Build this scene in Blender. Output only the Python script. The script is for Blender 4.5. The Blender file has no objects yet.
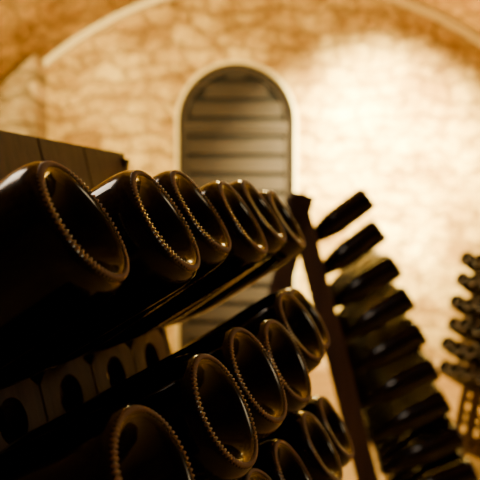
import bpy, bmesh, math, random
from mathutils import Vector, Matrix
random.seed(7)
D=bpy.data; C=bpy.context
def link(o): C.scene.collection.objects.link(o); return o
# ---------------- materials ----------------
def mat(name):
    m=D.materials.new(name); m.use_nodes=True
    nt=m.node_tree; return m,nt,nt.nodes['Principled BSDF']
def N(nt,t,**k):
    n=nt.nodes.new(t)
    for a,b in k.items():
        if a in n.inputs.keys(): n.inputs[a].default_value=b
        else: setattr(n,a,b)
    return n
def ramp(nt,stops):
    r=nt.nodes.new('ShaderNodeValToRGB'); e=r.color_ramp.elements
    e[0].position,e[0].color=stops[0][0],(*stops[0][1],1)
    e[1].position,e[1].color=stops[-1][0],(*stops[-1][1],1)
    for p,c in stops[1:-1]:
        x=e.new(p); x.color=(*c,1)
    return r
def glass_mat():
    m,nt,b=mat('dark_bottle_glass'); L=nt.links
    b.inputs['Base Color'].default_value=(.006,.004,.007,1)
    b.inputs['IOR'].default_value=1.45
    tc=N(nt,'ShaderNodeTexCoord'); n=N(nt,'ShaderNodeTexNoise',Scale=26.0,Detail=6.0)
    L.new(tc.outputs['Object'],n.inputs['Vector'])
    r=ramp(nt,[(.35,(.08,)*3),(.7,(.24,)*3)]); L.new(n.outputs['Fac'],r.inputs['Fac']); L.new(r.outputs['Color'],b.inputs['Roughness'])
    n2=N(nt,'ShaderNodeTexNoise',Scale=14.0,Detail=3.0); L.new(tc.outputs['Object'],n2.inputs['Vector'])
    bp=N(nt,'ShaderNodeBump',Strength=.25,Distance=.004); L.new(n2.outputs['Fac'],bp.inputs['Height']); L.new(bp.outputs['Normal'],b.inputs['Normal'])
    return m
def rim_mat():
    m,nt,b=mat('knurled_glass_rim')
    b.inputs['Base Color'].default_value=(.58,.44,.33,1); b.inputs['Roughness'].default_value=.25
    return m
def cap_mat():
    m,nt,b=mat('crown_cap_metal'); b.inputs['Base Color'].default_value=(.5,.42,.3,1); b.inputs['Metallic'].default_value=1; b.inputs['Roughness'].default_value=.4
    return m
def wood_mat(name,c1,c2,rough=.6,sc=(30,30,2)):
    m,nt,b=mat(name); L=nt.links
    tc=N(nt,'ShaderNodeTexCoord'); mp=N(nt,'ShaderNodeMapping'); mp.inputs['Scale'].default_value=sc
    L.new(tc.outputs['Object'],mp.inputs['Vector'])
    n=N(nt,'ShaderNodeTexNoise',Scale=2.2,Detail=8.0,Roughness=.65); L.new(mp.outputs['Vector'],n.inputs['Vector'])
    r=ramp(nt,[(.3,c1),(.7,c2)]); L.new(n.outputs['Fac'],r.inputs['Fac']); L.new(r.outputs['Color'],b.inputs['Base Color'])
    b.inputs['Roughness'].default_value=rough
    bp=N(nt,'ShaderNodeBump',Strength=.3,Distance=.004); L.new(n.outputs['Fac'],bp.inputs['Height']); L.new(bp.outputs['Normal'],b.inputs['Normal'])
    return m
def masonry_mat(name,ca,cb,mortar,scale=1.0,plane='xz',bw=.34):
    m,nt,b=mat(name); L=nt.links
    tc=N(nt,'ShaderNodeTexCoord')
    sep=N(nt,'ShaderNodeSeparateXYZ'); L.new(tc.outputs['Object'],sep.inputs[0])
    cmb=N(nt,'ShaderNodeCombineXYZ')
    if plane=='uv':
        src=tc.outputs['UV']
    else:
        L.new(sep.outputs['X' if plane[0]=='x' else 'Y'],cmb.inputs['X']); L.new(sep.outputs['Z' if plane[1]=='z' else 'Y'],cmb.inputs['Y']); src=cmb.outputs[0]
    nz=N(nt,'ShaderNodeTexNoise',Scale=2.8,Detail=5.0); L.new(src,nz.inputs['Vector'])
    mx=N(nt,'ShaderNodeVectorMath',operation='MULTIPLY_ADD'); mx.inputs[1].default_value=(.6,.42,0)
    L.new(nz.outputs['Color'],mx.inputs[0]); L.new(src,mx.inputs[2])
    br=N(nt,'ShaderNodeTexBrick',Scale=scale); br.inputs['Brick Width'].default_value=bw; br.inputs['Row Height'].default_value=.16
    br.inputs['Mortar Size'].default_value=.018; br.inputs['Mortar Smooth'].default_value=.6
    br.inputs['Color1'].default_value=(*ca,1); br.inputs['Color2'].default_value=(*cb,1); br.inputs['Mortar'].default_value=(*mortar,1)
    L.new(mx.outputs[0],br.inputs['Vector'])
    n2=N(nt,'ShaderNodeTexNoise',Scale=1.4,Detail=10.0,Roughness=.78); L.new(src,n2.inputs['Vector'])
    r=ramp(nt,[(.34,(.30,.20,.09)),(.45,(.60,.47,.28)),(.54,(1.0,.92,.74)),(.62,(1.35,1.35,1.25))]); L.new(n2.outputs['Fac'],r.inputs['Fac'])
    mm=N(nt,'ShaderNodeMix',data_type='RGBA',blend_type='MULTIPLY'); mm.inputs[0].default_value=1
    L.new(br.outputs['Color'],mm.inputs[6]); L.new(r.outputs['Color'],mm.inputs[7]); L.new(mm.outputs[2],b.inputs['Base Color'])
    b.inputs['Roughness'].default_value=.9
    n3=N(nt,'ShaderNodeTexNoise',Scale=9.0,Detail=6.0); L.new(src,n3.inputs['Vector'])
    ad=N(nt,'ShaderNodeMath',operation='SUBTRACT'); L.new(n3.outputs['Fac'],ad.inputs[0]); L.new(br.outputs['Fac'],ad.inputs[1])
    bp=N(nt,'ShaderNodeBump',Strength=1.0,Distance=.05); L.new(ad.outputs[0],bp.inputs['Height']); L.new(bp.outputs['Normal'],b.inputs['Normal'])
    return m
GLASS,RIM,CAP=glass_mat(),rim_mat(),cap_mat()
WOOD=wood_mat('rack_oak_wood',(.030,.014,.011),(.085,.042,.029))
DOORW=wood_mat('door_weathered_wood',(.020,.014,.011),(.048,.034,.026),.85,(2,30,30))
DOORD,nt,b=mat('door_dark_gap'); b.inputs['Base Color'].default_value=(.008,.006,.005,1); b.inputs['Roughness'].default_value=.9
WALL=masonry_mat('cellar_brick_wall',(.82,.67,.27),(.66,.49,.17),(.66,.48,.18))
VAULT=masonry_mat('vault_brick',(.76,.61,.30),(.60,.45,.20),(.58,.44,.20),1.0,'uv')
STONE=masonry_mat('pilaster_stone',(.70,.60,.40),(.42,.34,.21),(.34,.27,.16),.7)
DARK=masonry_mat('darkened_stone',(.22,.16,.10),(.15,.10,.06),(.15,.11,.07))  # stone colour darkened so the wall behind camera reflects less in bottles
TRIM,nt,b=mat('pale_arch_stone'); b.inputs['Base Color'].default_value=(.9,.80,.46,1); b.inputs['Roughness'].default_value=.8
FLOOR,nt,b=mat('cellar_floor')
tc=N(nt,'ShaderNodeTexCoord'); n=N(nt,'ShaderNodeTexNoise',Scale=3.0,Detail=8.0); nt.links.new(tc.outputs['Object'],n.inputs['Vector'])
r=ramp(nt,[(.3,(.38,.25,.12)),(.7,(.58,.42,.22))]); nt.links.new(n.outputs['Fac'],r.inputs['Fac']); nt.links.new(r.outputs['Color'],b.inputs['Base Color']); b.inputs['Roughness'].default_value=.7
# ---------------- bottle ----------------
PROF=[(0,-.0295),(.004,-.029),(.012,-.0255),(.019,-.019),(.0245,-.011),(.0285,-.0050),(.0315,-.0020),(.0345,-.0004),
      (.0372,-.0006),(.0397,-.0022),(.0418,-.0055),(.0431,-.0100),(.0438,-.0155),(.0440,-.022),(.0440,-.125),(.0436,-.140),(.0416,-.158),(.0378,-.178),(.0320,-.200),(.0255,-.222),
      (.0200,-.243),(.0168,-.262),(.0150,-.280),(.0145,-.288),(.0165,-.2885),(.0165,-.2925),(.0143,-.293)]
CAPP=[(.0143,-.293),(.0160,-.2932),(.0160,-.2985),(.0140,-.300),(0,-.3003)]
def bottle_mesh(name,seg=96,beads=70):
    bm=bmesh.new()
    def rev(prof,seg,mi):
        rings=[]
        for r_,z in prof:
            if r_<1e-6: rings.append([bm.verts.new((0,0,z))]); continue
            rings.append([bm.verts.new((r_*math.cos(2*math.pi*i/seg),r_*math.sin(2*math.pi*i/seg),z)) for i in range(seg)])
        for a,b_ in zip(rings,rings[1:]):
            for i in range(seg):
                j=(i+1)%seg
                if len(a)==1: f=bm.faces.new((a[0],b_[i],b_[j]))
                elif len(b_)==1: f=bm.faces.new((a[i],b_[0],a[j]))
                else: f=bm.faces.new((a[i],b_[i],b_[j],a[j]))
                f.smooth=True; f.material_index=mi
    rev(PROF,seg,0); rev(CAPP,max(24,seg//3),2)
    M=beads*8; mn=10; rows=[]; R0=.0369
    for i in range(M):
        t=2*math.pi*i/M; k=(.5-.5*math.cos(2*math.pi*(i%8)/8))
        rr=.0001+.00165*k; row=[]
        for j in range(mn):
            p=2*math.pi*j/mn
            R=R0+1.2*rr*math.cos(p); z=-.0005+rr*math.sin(p)-.25*(R-R0)
            row.append(bm.verts.new((R*math.cos(t),R*math.sin(t),z)))
        rows.append(row)
    for i in range(M):
        a,b_=rows[i],rows[(i+1)%M]
        for j in range(mn):
            f=bm.faces.new((a[j],b_[j],b_[(j+1)%mn],a[(j+1)%mn])); f.smooth=True; f.material_index=1
    bmesh.ops.recalc_face_normals(bm,faces=bm.faces)
    me=D.meshes.new(name); bm.to_mesh(me); bm.free()
    for m in (GLASS,RIM,CAP): me.materials.append(m)
    return me
BME=bottle_mesh('champagne_bottle_mesh'); BLO=bottle_mesh('champagne_bottle_far_mesh',32,24)
def joined(name,me_src,mats,parent=None):
    bm=bmesh.new()
    for M in mats:
        n0=len(bm.verts); bm.from_mesh(me_src); bm.verts.ensure_lookup_table()
        bmesh.ops.transform(bm,matrix=M,verts=bm.verts[n0:])
    me=D.meshes.new(name); bm.to_mesh(me); bm.free()
    for m in me_src.materials: me.materials.append(m)
    o=link(D.objects.new(name,me)); o.parent=parent; return o
def aim(base,axis,roll=0):
    q=Vector(axis).normalized().to_track_quat('Z','Y')
    return Matrix.Translation(base)@q.to_matrix().to_4x4()@Matrix.Rotation(roll,4,'Z')
# ---------------- rack ----------------
S=.0995; HP=.0575; T=.2571; TOP=1.385; TH=.022; COLS=6
TL=math.sqrt(1+T*T)
def box(bm,cx,cy,cz,sx,sy,sz,M=None):
    r_=bmesh.ops.create_cube(bm,size=1)['verts']
    mm=Matrix.Translation((cx,cy,cz))@Matrix.Diagonal((sx,sy,sz,1))
    if M: mm=M@mm
    bmesh.ops.transform(bm,matrix=mm,verts=r_)
def leaf(bm,side,dz0,stile):
    def P(dz,y,d):
        x=T*dz; nx,nz=1/TL,T/TL
        x-=d*nx; z=TOP-dz-d*nz
        return (side*(x+.012),y,z)
    for c in range(COLS):
        y0,y1=c*S+.0018,(c+1)*S-.0018; yc=(y0+y1)/2
        rows=[(0,dz0-HP/2,0)]
        k=0
        while dz0+HP*(k+.5)<TOP-.06:
            rows.append((dz0+HP*(k-.5),dz0+HP*(k+.5),(.0275 if k%2==0 else (.021 if side>0 else 0)))); k+=1
        rows.append((rows[-1][1],TOP-.004 if c in(0,COLS-1) else TOP-.05,0))
        for a,b_,hole in rows:
            if not hole:
                v=[bm.verts.new(P(*p)) for p in [(a,y0,0),(a,y1,0),(b_,y1,0),(b_,y0,0),(a,y0,TH),(a,y1,TH),(b_,y1,TH),(b_,y0,TH)]]
                for q in [(0,1,2,3),(7,6,5,4),(0,4,5,1),(1,5,6,2),(2,6,7,3),(3,7,4,0)]: bm.faces.new([v[i] for i in q])
                continue
            hx=hole; hz=hole*.95
            zc=(a+b_)/2; n=24; out=[];inn=[];outb=[];innb=[]
            for i in range(n):
                t=2*math.pi*(i+.5)/n; cs,sn=math.cos(t),math.sin(t)
                w,h=(y1-y0)/2,(b_-a)/2
                s_=min(w/abs(cs) if abs(cs)>1e-6 else 9,h/abs(sn) if abs(sn)>1e-6 else 9)
                py,pz=yc+cs*s_,zc+sn*s_
                out.append(bm.verts.new(P(pz,py,0))); outb.append(bm.verts.new(P(pz,py,TH)))
                inn.append(bm.verts.new(P(zc+sn*hz,yc+cs*hx,0))); innb.append(bm.verts.new(P(zc+sn*hz,yc+cs*hx,TH)))
            for i in range(n):
                j=(i+1)%n
                bm.faces.new((out[i],out[j],inn[j],inn[i])); bm.faces.new((outb[j],outb[i],innb[i],innb[j]))
                bm.faces.new((inn[i],inn[j],innb[j],innb[i])); bm.faces.new((out[j],out[i],outb[i],outb[j]))
    def bar(dza,dzb,ya,yb,da,db):
        v=[bm.verts.new(P(*p)) for p in [(dza,ya,da),(dza,yb,da),(dzb,yb,da),(dzb,ya,da),(dza,ya,db),(dza,yb,db),(dzb,yb,db),(dzb,ya,db)]]
        for q in [(0,1,2,3),(7,6,5,4),(0,4,5,1),(1,5,6,2),(2,6,7,3),(3,7,4,0)]: bm.faces.new([v[i] for i in q])
    bar(0,TOP-.004,-stile,-.0005,-stile*.15,TH+stile); bar(0,TOP-.004,COLS*S+.0005,COLS*S+min(stile,.012),0,TH+.012)
    for dz in (.10,.66,1.26): bar(dz,dz+.05,0,COLS*S,TH+.001,TH+.02)
def rack(loc,rot,dz0,stile=.012):
    bm=bmesh.new(); leaf(bm,1,dz0,stile); leaf(bm,-1,dz0,stile)
    bmesh.ops.recalc_face_normals(bm,faces=bm.faces)
    me=D.meshes.new('riddling_rack'); bm.to_mesh(me); bm.free(); me.materials.append(WOOD)
    o=link(D.objects.new('riddling_rack',me)); o.location=(*loc,0); o.rotation_euler=(0,0,rot)
    return o,Matrix.Translation((*loc,0))@Matrix.Rotation(rot,4,'Z')
I4=Matrix.Identity(4)
th=math.radians(16.5); u=Vector((math.sin(th),math.cos(th))); nv=Vector((math.cos(th),-math.sin(th)))
l=nv*(-.428-.016)+u*.310
DZA,QA,DHA=.200,.1815,.115
RA,MA=rack((l.x,l.y),-th,DZA)
def bottle_tf(M,col,row,dz0,q,dh,off=(0,0,0),pitch=.1150,side=1):
    dz=dz0+row*pitch; y=(col+.5)*S
    neck=Vector((side*(T*dz+.012),y,TOP-dz))
    base=neck+Vector((side*(q+off[1]),off[0],dh+off[2]))
    return M@aim(base,base-neck,random.uniform(0,6.28))
OFF={
 (0,0):(.018,-.001,-.001),(1,0):(.012,.009,-.001),(2,0):(.008,0,.006),(3,0):(.008,.0055,.001),(4,0):(.008,-.001,.008),(5,0):(.008,0,0),
 (0,1):(-.004,.021,-.017),(1,1):(0,.0245,-.007),(2,1):(-.010,.0220,-.002),(3,1):(-.0135,.0230,-.009),(4,1):(-.018,.0147,.008),(5,1):(-.004,.001,.002),
 (5,2):(.008,.000,-.010),(4,2):(.008,.002,-.004),(3,2):(.008,-.003,-.006)}
for row in range(3):
    for col in range(6):
        o=link(D.objects.new('champagne_bottle',BME)); o.matrix_world=bottle_tf(MA,col,row,DZA,QA,DHA,OFF.get((col,row),(0.008,0,0)))
J=lambda a,b,c:(random.uniform(-a,a),random.uniform(-b,b),random.uniform(-c,c))
joined('stored_bottles',BLO,[bottle_tf(I4,c,r_,DZA,QA,DHA,J(.004,.006,.005)) for r_ in range(3,9) for c in range(6)]+
  [bottle_tf(I4,c,r_,DZA,.20,.13,J(.004,.006,.005),side=-1) for r_ in range(0,9) for c in range(6)],RA)  # unseen back-leaf bottles, added to block light coming through the plank holes
# Rack B (mid)
RB,MB=rack((.20,2.54),-math.radians(5.1),.150,.042)
lst=[]
for r_ in range(0,9):
    for c in range(6):
        if r_==0 and c>0: continue
        if r_==1 and c>1: continue
        lst.append(bottle_tf(I4,c,r_,.150,.180+.015*r_,.140,J(.004,.006,.006)))
joined('stored_bottles',BLO,lst,RB)
# Rack C (right, facing left)
RC,MC=rack((1.47,4.25),math.radians(205),.182)
joined('stored_bottles',BLO,[bottle_tf(I4,c,r_,.182,.20,.12,J(.004,.012,.008)) for r_ in range(2,8) for c in range(6)],RC)
# ---------------- room ----------------
YW=6.9; YB=-3.0; CX=.345; R=3.30; CH=.156
def obj(name,bm,m):
    bmesh.ops.recalc_face_normals(bm,faces=bm.faces)
    me=D.meshes.new(name); bm.to_mesh(me); bm.free(); me.materials.append(m); return link(D.objects.new(name,me))
bm=bmesh.new(); box(bm,CX,(YW+YB)/2,-.05,2*R+1,YW-YB+.6,.1); obj('floor',bm,FLOOR)
bm=bmesh.new(); box(bm,CX,YB-.1,1.8,2*R+.8,.2,3.6); obj('wall_front',bm,DARK)
for nm,sx in (('wall_left',-1),('wall_right',1)):
    bm=bmesh.new(); box(bm,CX+sx*(R+.15),(YW+YB)/2,CH/2,.3,YW-YB,CH); obj(nm,bm,STONE)
bm=bmesh.new(); uv=bm.loops.layers.uv.new('UVMap'); n=64; vs=[]
for i in range(n+1):
    a=math.pi*i/n
    vs.append([bm.verts.new((CX+rr*math.cos(a),y,CH+rr*math.sin(a))) for rr,y in ((R,YB),(R,YW),(R+.25,YW),(R+.25,YB))])
for i in range(n):
    for j in range(4):
        k=(j+1)%4
        f=bm.faces.new((vs[i][j],vs[i][k],vs[i+1][k],vs[i+1][j])); f.smooth=(j in (0,2))
        ys={0:(YB,YW),1:(YW,YW+.25),2:(YW,YB),3:(YB,YB-.25)}[j]
        for lp,(uu,vv) in zip(f.loops,((ys[0],i),(ys[1],i),(ys[1],i+1),(ys[0],i+1))): lp[uv].uv=(uu,R*math.pi*vv/n)
bm.normal_update(); me=D.meshes.new('ceiling'); bm.to_mesh(me); bm.free(); me.materials.append(VAULT); link(D.objects.new('ceiling',me))
DX,DR,DS=-.032,.532,2.165
bm=bmesh.new(); n=32
inn=[(DX-DR,0)]+[(DX-DR*math.cos(math.pi*i/n),DS+DR*math.sin(math.pi*i/n)) for i in range(n+1)]+[(DX+DR,0)]
out=[(CX-R-.3,0)]+[(CX-(R+.2)*math.cos(math.pi*i/n),CH+(R+.2)*math.sin(math.pi*i/n)) for i in range(n+1)]+[(CX+R+.3,0)]
def strip(bm,inn,out,y0,y1):
    A=[[bm.verts.new((x,y,z)) for (x,z) in pts] for pts in (inn,out) for y in (y0,y1)]
    i0,i1,o0,o1=A
    for k in range(len(inn)-1):
        bm.faces.new((i0[k],i0[k+1],o0[k+1],o0[k])); bm.faces.new((i1[k+1],i1[k],o1[k],o1[k+1]))
        bm.faces.new((i0[k+1],i0[k],i1[k],i1[k+1])); bm.faces.new((o0[k],o0[k+1],o1[k+1],o1[k]))
    for k in (0,-1): bm.faces.new((i0[k],o0[k],o1[k],i1[k]))
strip(bm,inn,out,YW,YW+.3); obj('wall_back',bm,WALL)
def arc(cx,cz,r_,z0=0,n=48,a0=0,a1=math.pi):
    p=[(cx-r_*math.cos(a0+(a1-a0)*i/n),cz+r_*math.sin(a0+(a1-a0)*i/n)) for i in range(n+1)]
    return ([(cx-r_,z0)]+p+[(cx+r_,z0)]) if z0 is not None else p
bm=bmesh.new(); strip(bm,arc(DX,DS,DR-.005),arc(DX,DS,DR+.022),YW-.03,YW+.05); obj('trim_1',bm,TRIM)
bm=bmesh.new(); strip(bm,arc(CX,CH,R-.055,None),arc(CX,CH,R-.002,None),YW-.10,YW-.001); obj('trim_2',bm,TRIM)
door=D.objects.new('door_1',None); link(door); door.location=(DX,YW+.1,0)
def part(name,bm,m=DOORW):
    o=obj(name,bm,m); o.parent=door; return o
bm=bmesh.new(); strip(bm,arc(0,DS,DR-.075,.0),arc(0,DS,DR-.008,.0),-.03,.05); part('frame',bm)
bm=bmesh.new(); z=.02
while z<DS+DR-.09:
    h=.17; zt=min(z+h-.045,DS+DR-.08); zz=max(zt,z)
    w=DR-.072 if zz<DS else math.sqrt(max(0,(DR-.072)**2-(zz-DS)**2))
    if w>.05: box(bm,0,.012,(z+zt)/2,2*w,.036,zt-z)
    z+=h
part('slats',bm)
bm=bmesh.new(); pts=arc(0,DS,DR-.07,.0)
f0=[bm.verts.new((x,.035,z)) for x,z in pts]; f1=[bm.verts.new((x,.05,z)) for x,z in pts]
bm.faces.new(f0); bm.faces.new(f1[::-1])
for k in range(len(pts)): bm.faces.new((f0[k],f1[k],f1[(k+1)%len(pts)],f0[(k+1)%len(pts)]))
part('backing',bm,DOORD)
bm=bmesh.new(); box(bm,0,-.016,DS-.03,2*DR-.15,.03,.07); box(bm,0,-.016,1.05,2*DR-.15,.03,.09); part('rails',bm)
# left pilaster following the vault
bm=bmesh.new(); xs=[-2.75+i*(2.75-1.74)/12 for i in range(13)]
rt=[(x,CH+math.sqrt((R-.02)**2-(x-CX)**2)) for x in xs]; bt=[(x,.0) for x in xs]
strip(bm,bt,rt,YW-.42,YW-.01); obj('wall_pilaster',bm,STONE)
# ---------------- lights ----------------
def spot(name,loc,tgt,e,ang,blend,col,r_=.08):
    l_=D.lights.new(name,'SPOT'); l_.energy=e; l_.spot_size=math.radians(ang); l_.spot_blend=blend; l_.color=col; l_.shadow_soft_size=r_
    o=link(D.objects.new(name,l_)); o.location=loc; o.rotation_euler=(Vector(tgt)-Vector(loc)).to_track_quat('-Z','Y').to_euler()
def area(name,loc,tgt,e,sx,sy,col):
    l_=D.lights.new(name,'AREA'); l_.shape='RECTANGLE'; l_.size=sx; l_.size_y=sy; l_.energy=e; l_.color=col
    o=link(D.objects.new(name,l_)); o.location=loc; o.rotation_euler=(Vector(tgt)-Vector(loc)).to_track_quat('-Z','Y').to_euler()
WARM=(1,.72,.25)
spot('ceiling_spot_light',(1.45,5.1,2.75),(1.25,YW,1.75),6000,74,1,(1,.80,.34))
spot('ceiling_spot_light',(-1.2,4.6,2.6),(-1.0,YW,2.2),420,120,1,WARM)
area('overhead_area_light',(.6,4.4,3.0),(.6,4.6,0),75,.6,.6,WARM)
pl=D.lights.new('vault_fill_light','POINT'); pl.energy=75; pl.color=WARM; pl.shadow_soft_size=.12  # added fill light without a fixture, brightens vault and back wall
po=link(D.objects.new('vault_fill_light',pl)); po.location=(.1,4.7,2.75)
area('overhead_area_light',(1.9,1.0,2.2),(-.2,.6,1.1),7,.45,.45,(1,.76,.42))  # added fill light from the right for planks, bottle bases and rims
area('overhead_area_light',(-1.3,1.6,2.6),(-.1,.7,1.2),15,.6,.6,(1,.78,.55))  # added fill light from the left for highlights on the bottle tops
w=D.worlds.new('World'); C.scene.world=w; w.use_nodes=True; w.node_tree.nodes['Background'].inputs[0].default_value=(.05,.03,.03,1); w.node_tree.nodes['Background'].inputs[1].default_value=.3
# ---------------- camera ----------------
cam=D.cameras.new('camera'); co=link(D.objects.new('camera',cam)); C.scene.camera=co
co.location=(0,0,1.3); co.rotation_euler=(math.radians(90-1.66),0,0); cam.lens=57; cam.sensor_width=36; cam.clip_start=.01
cam.dof.use_dof=True; cam.dof.focus_distance=.50; cam.dof.aperture_fstop=9.5
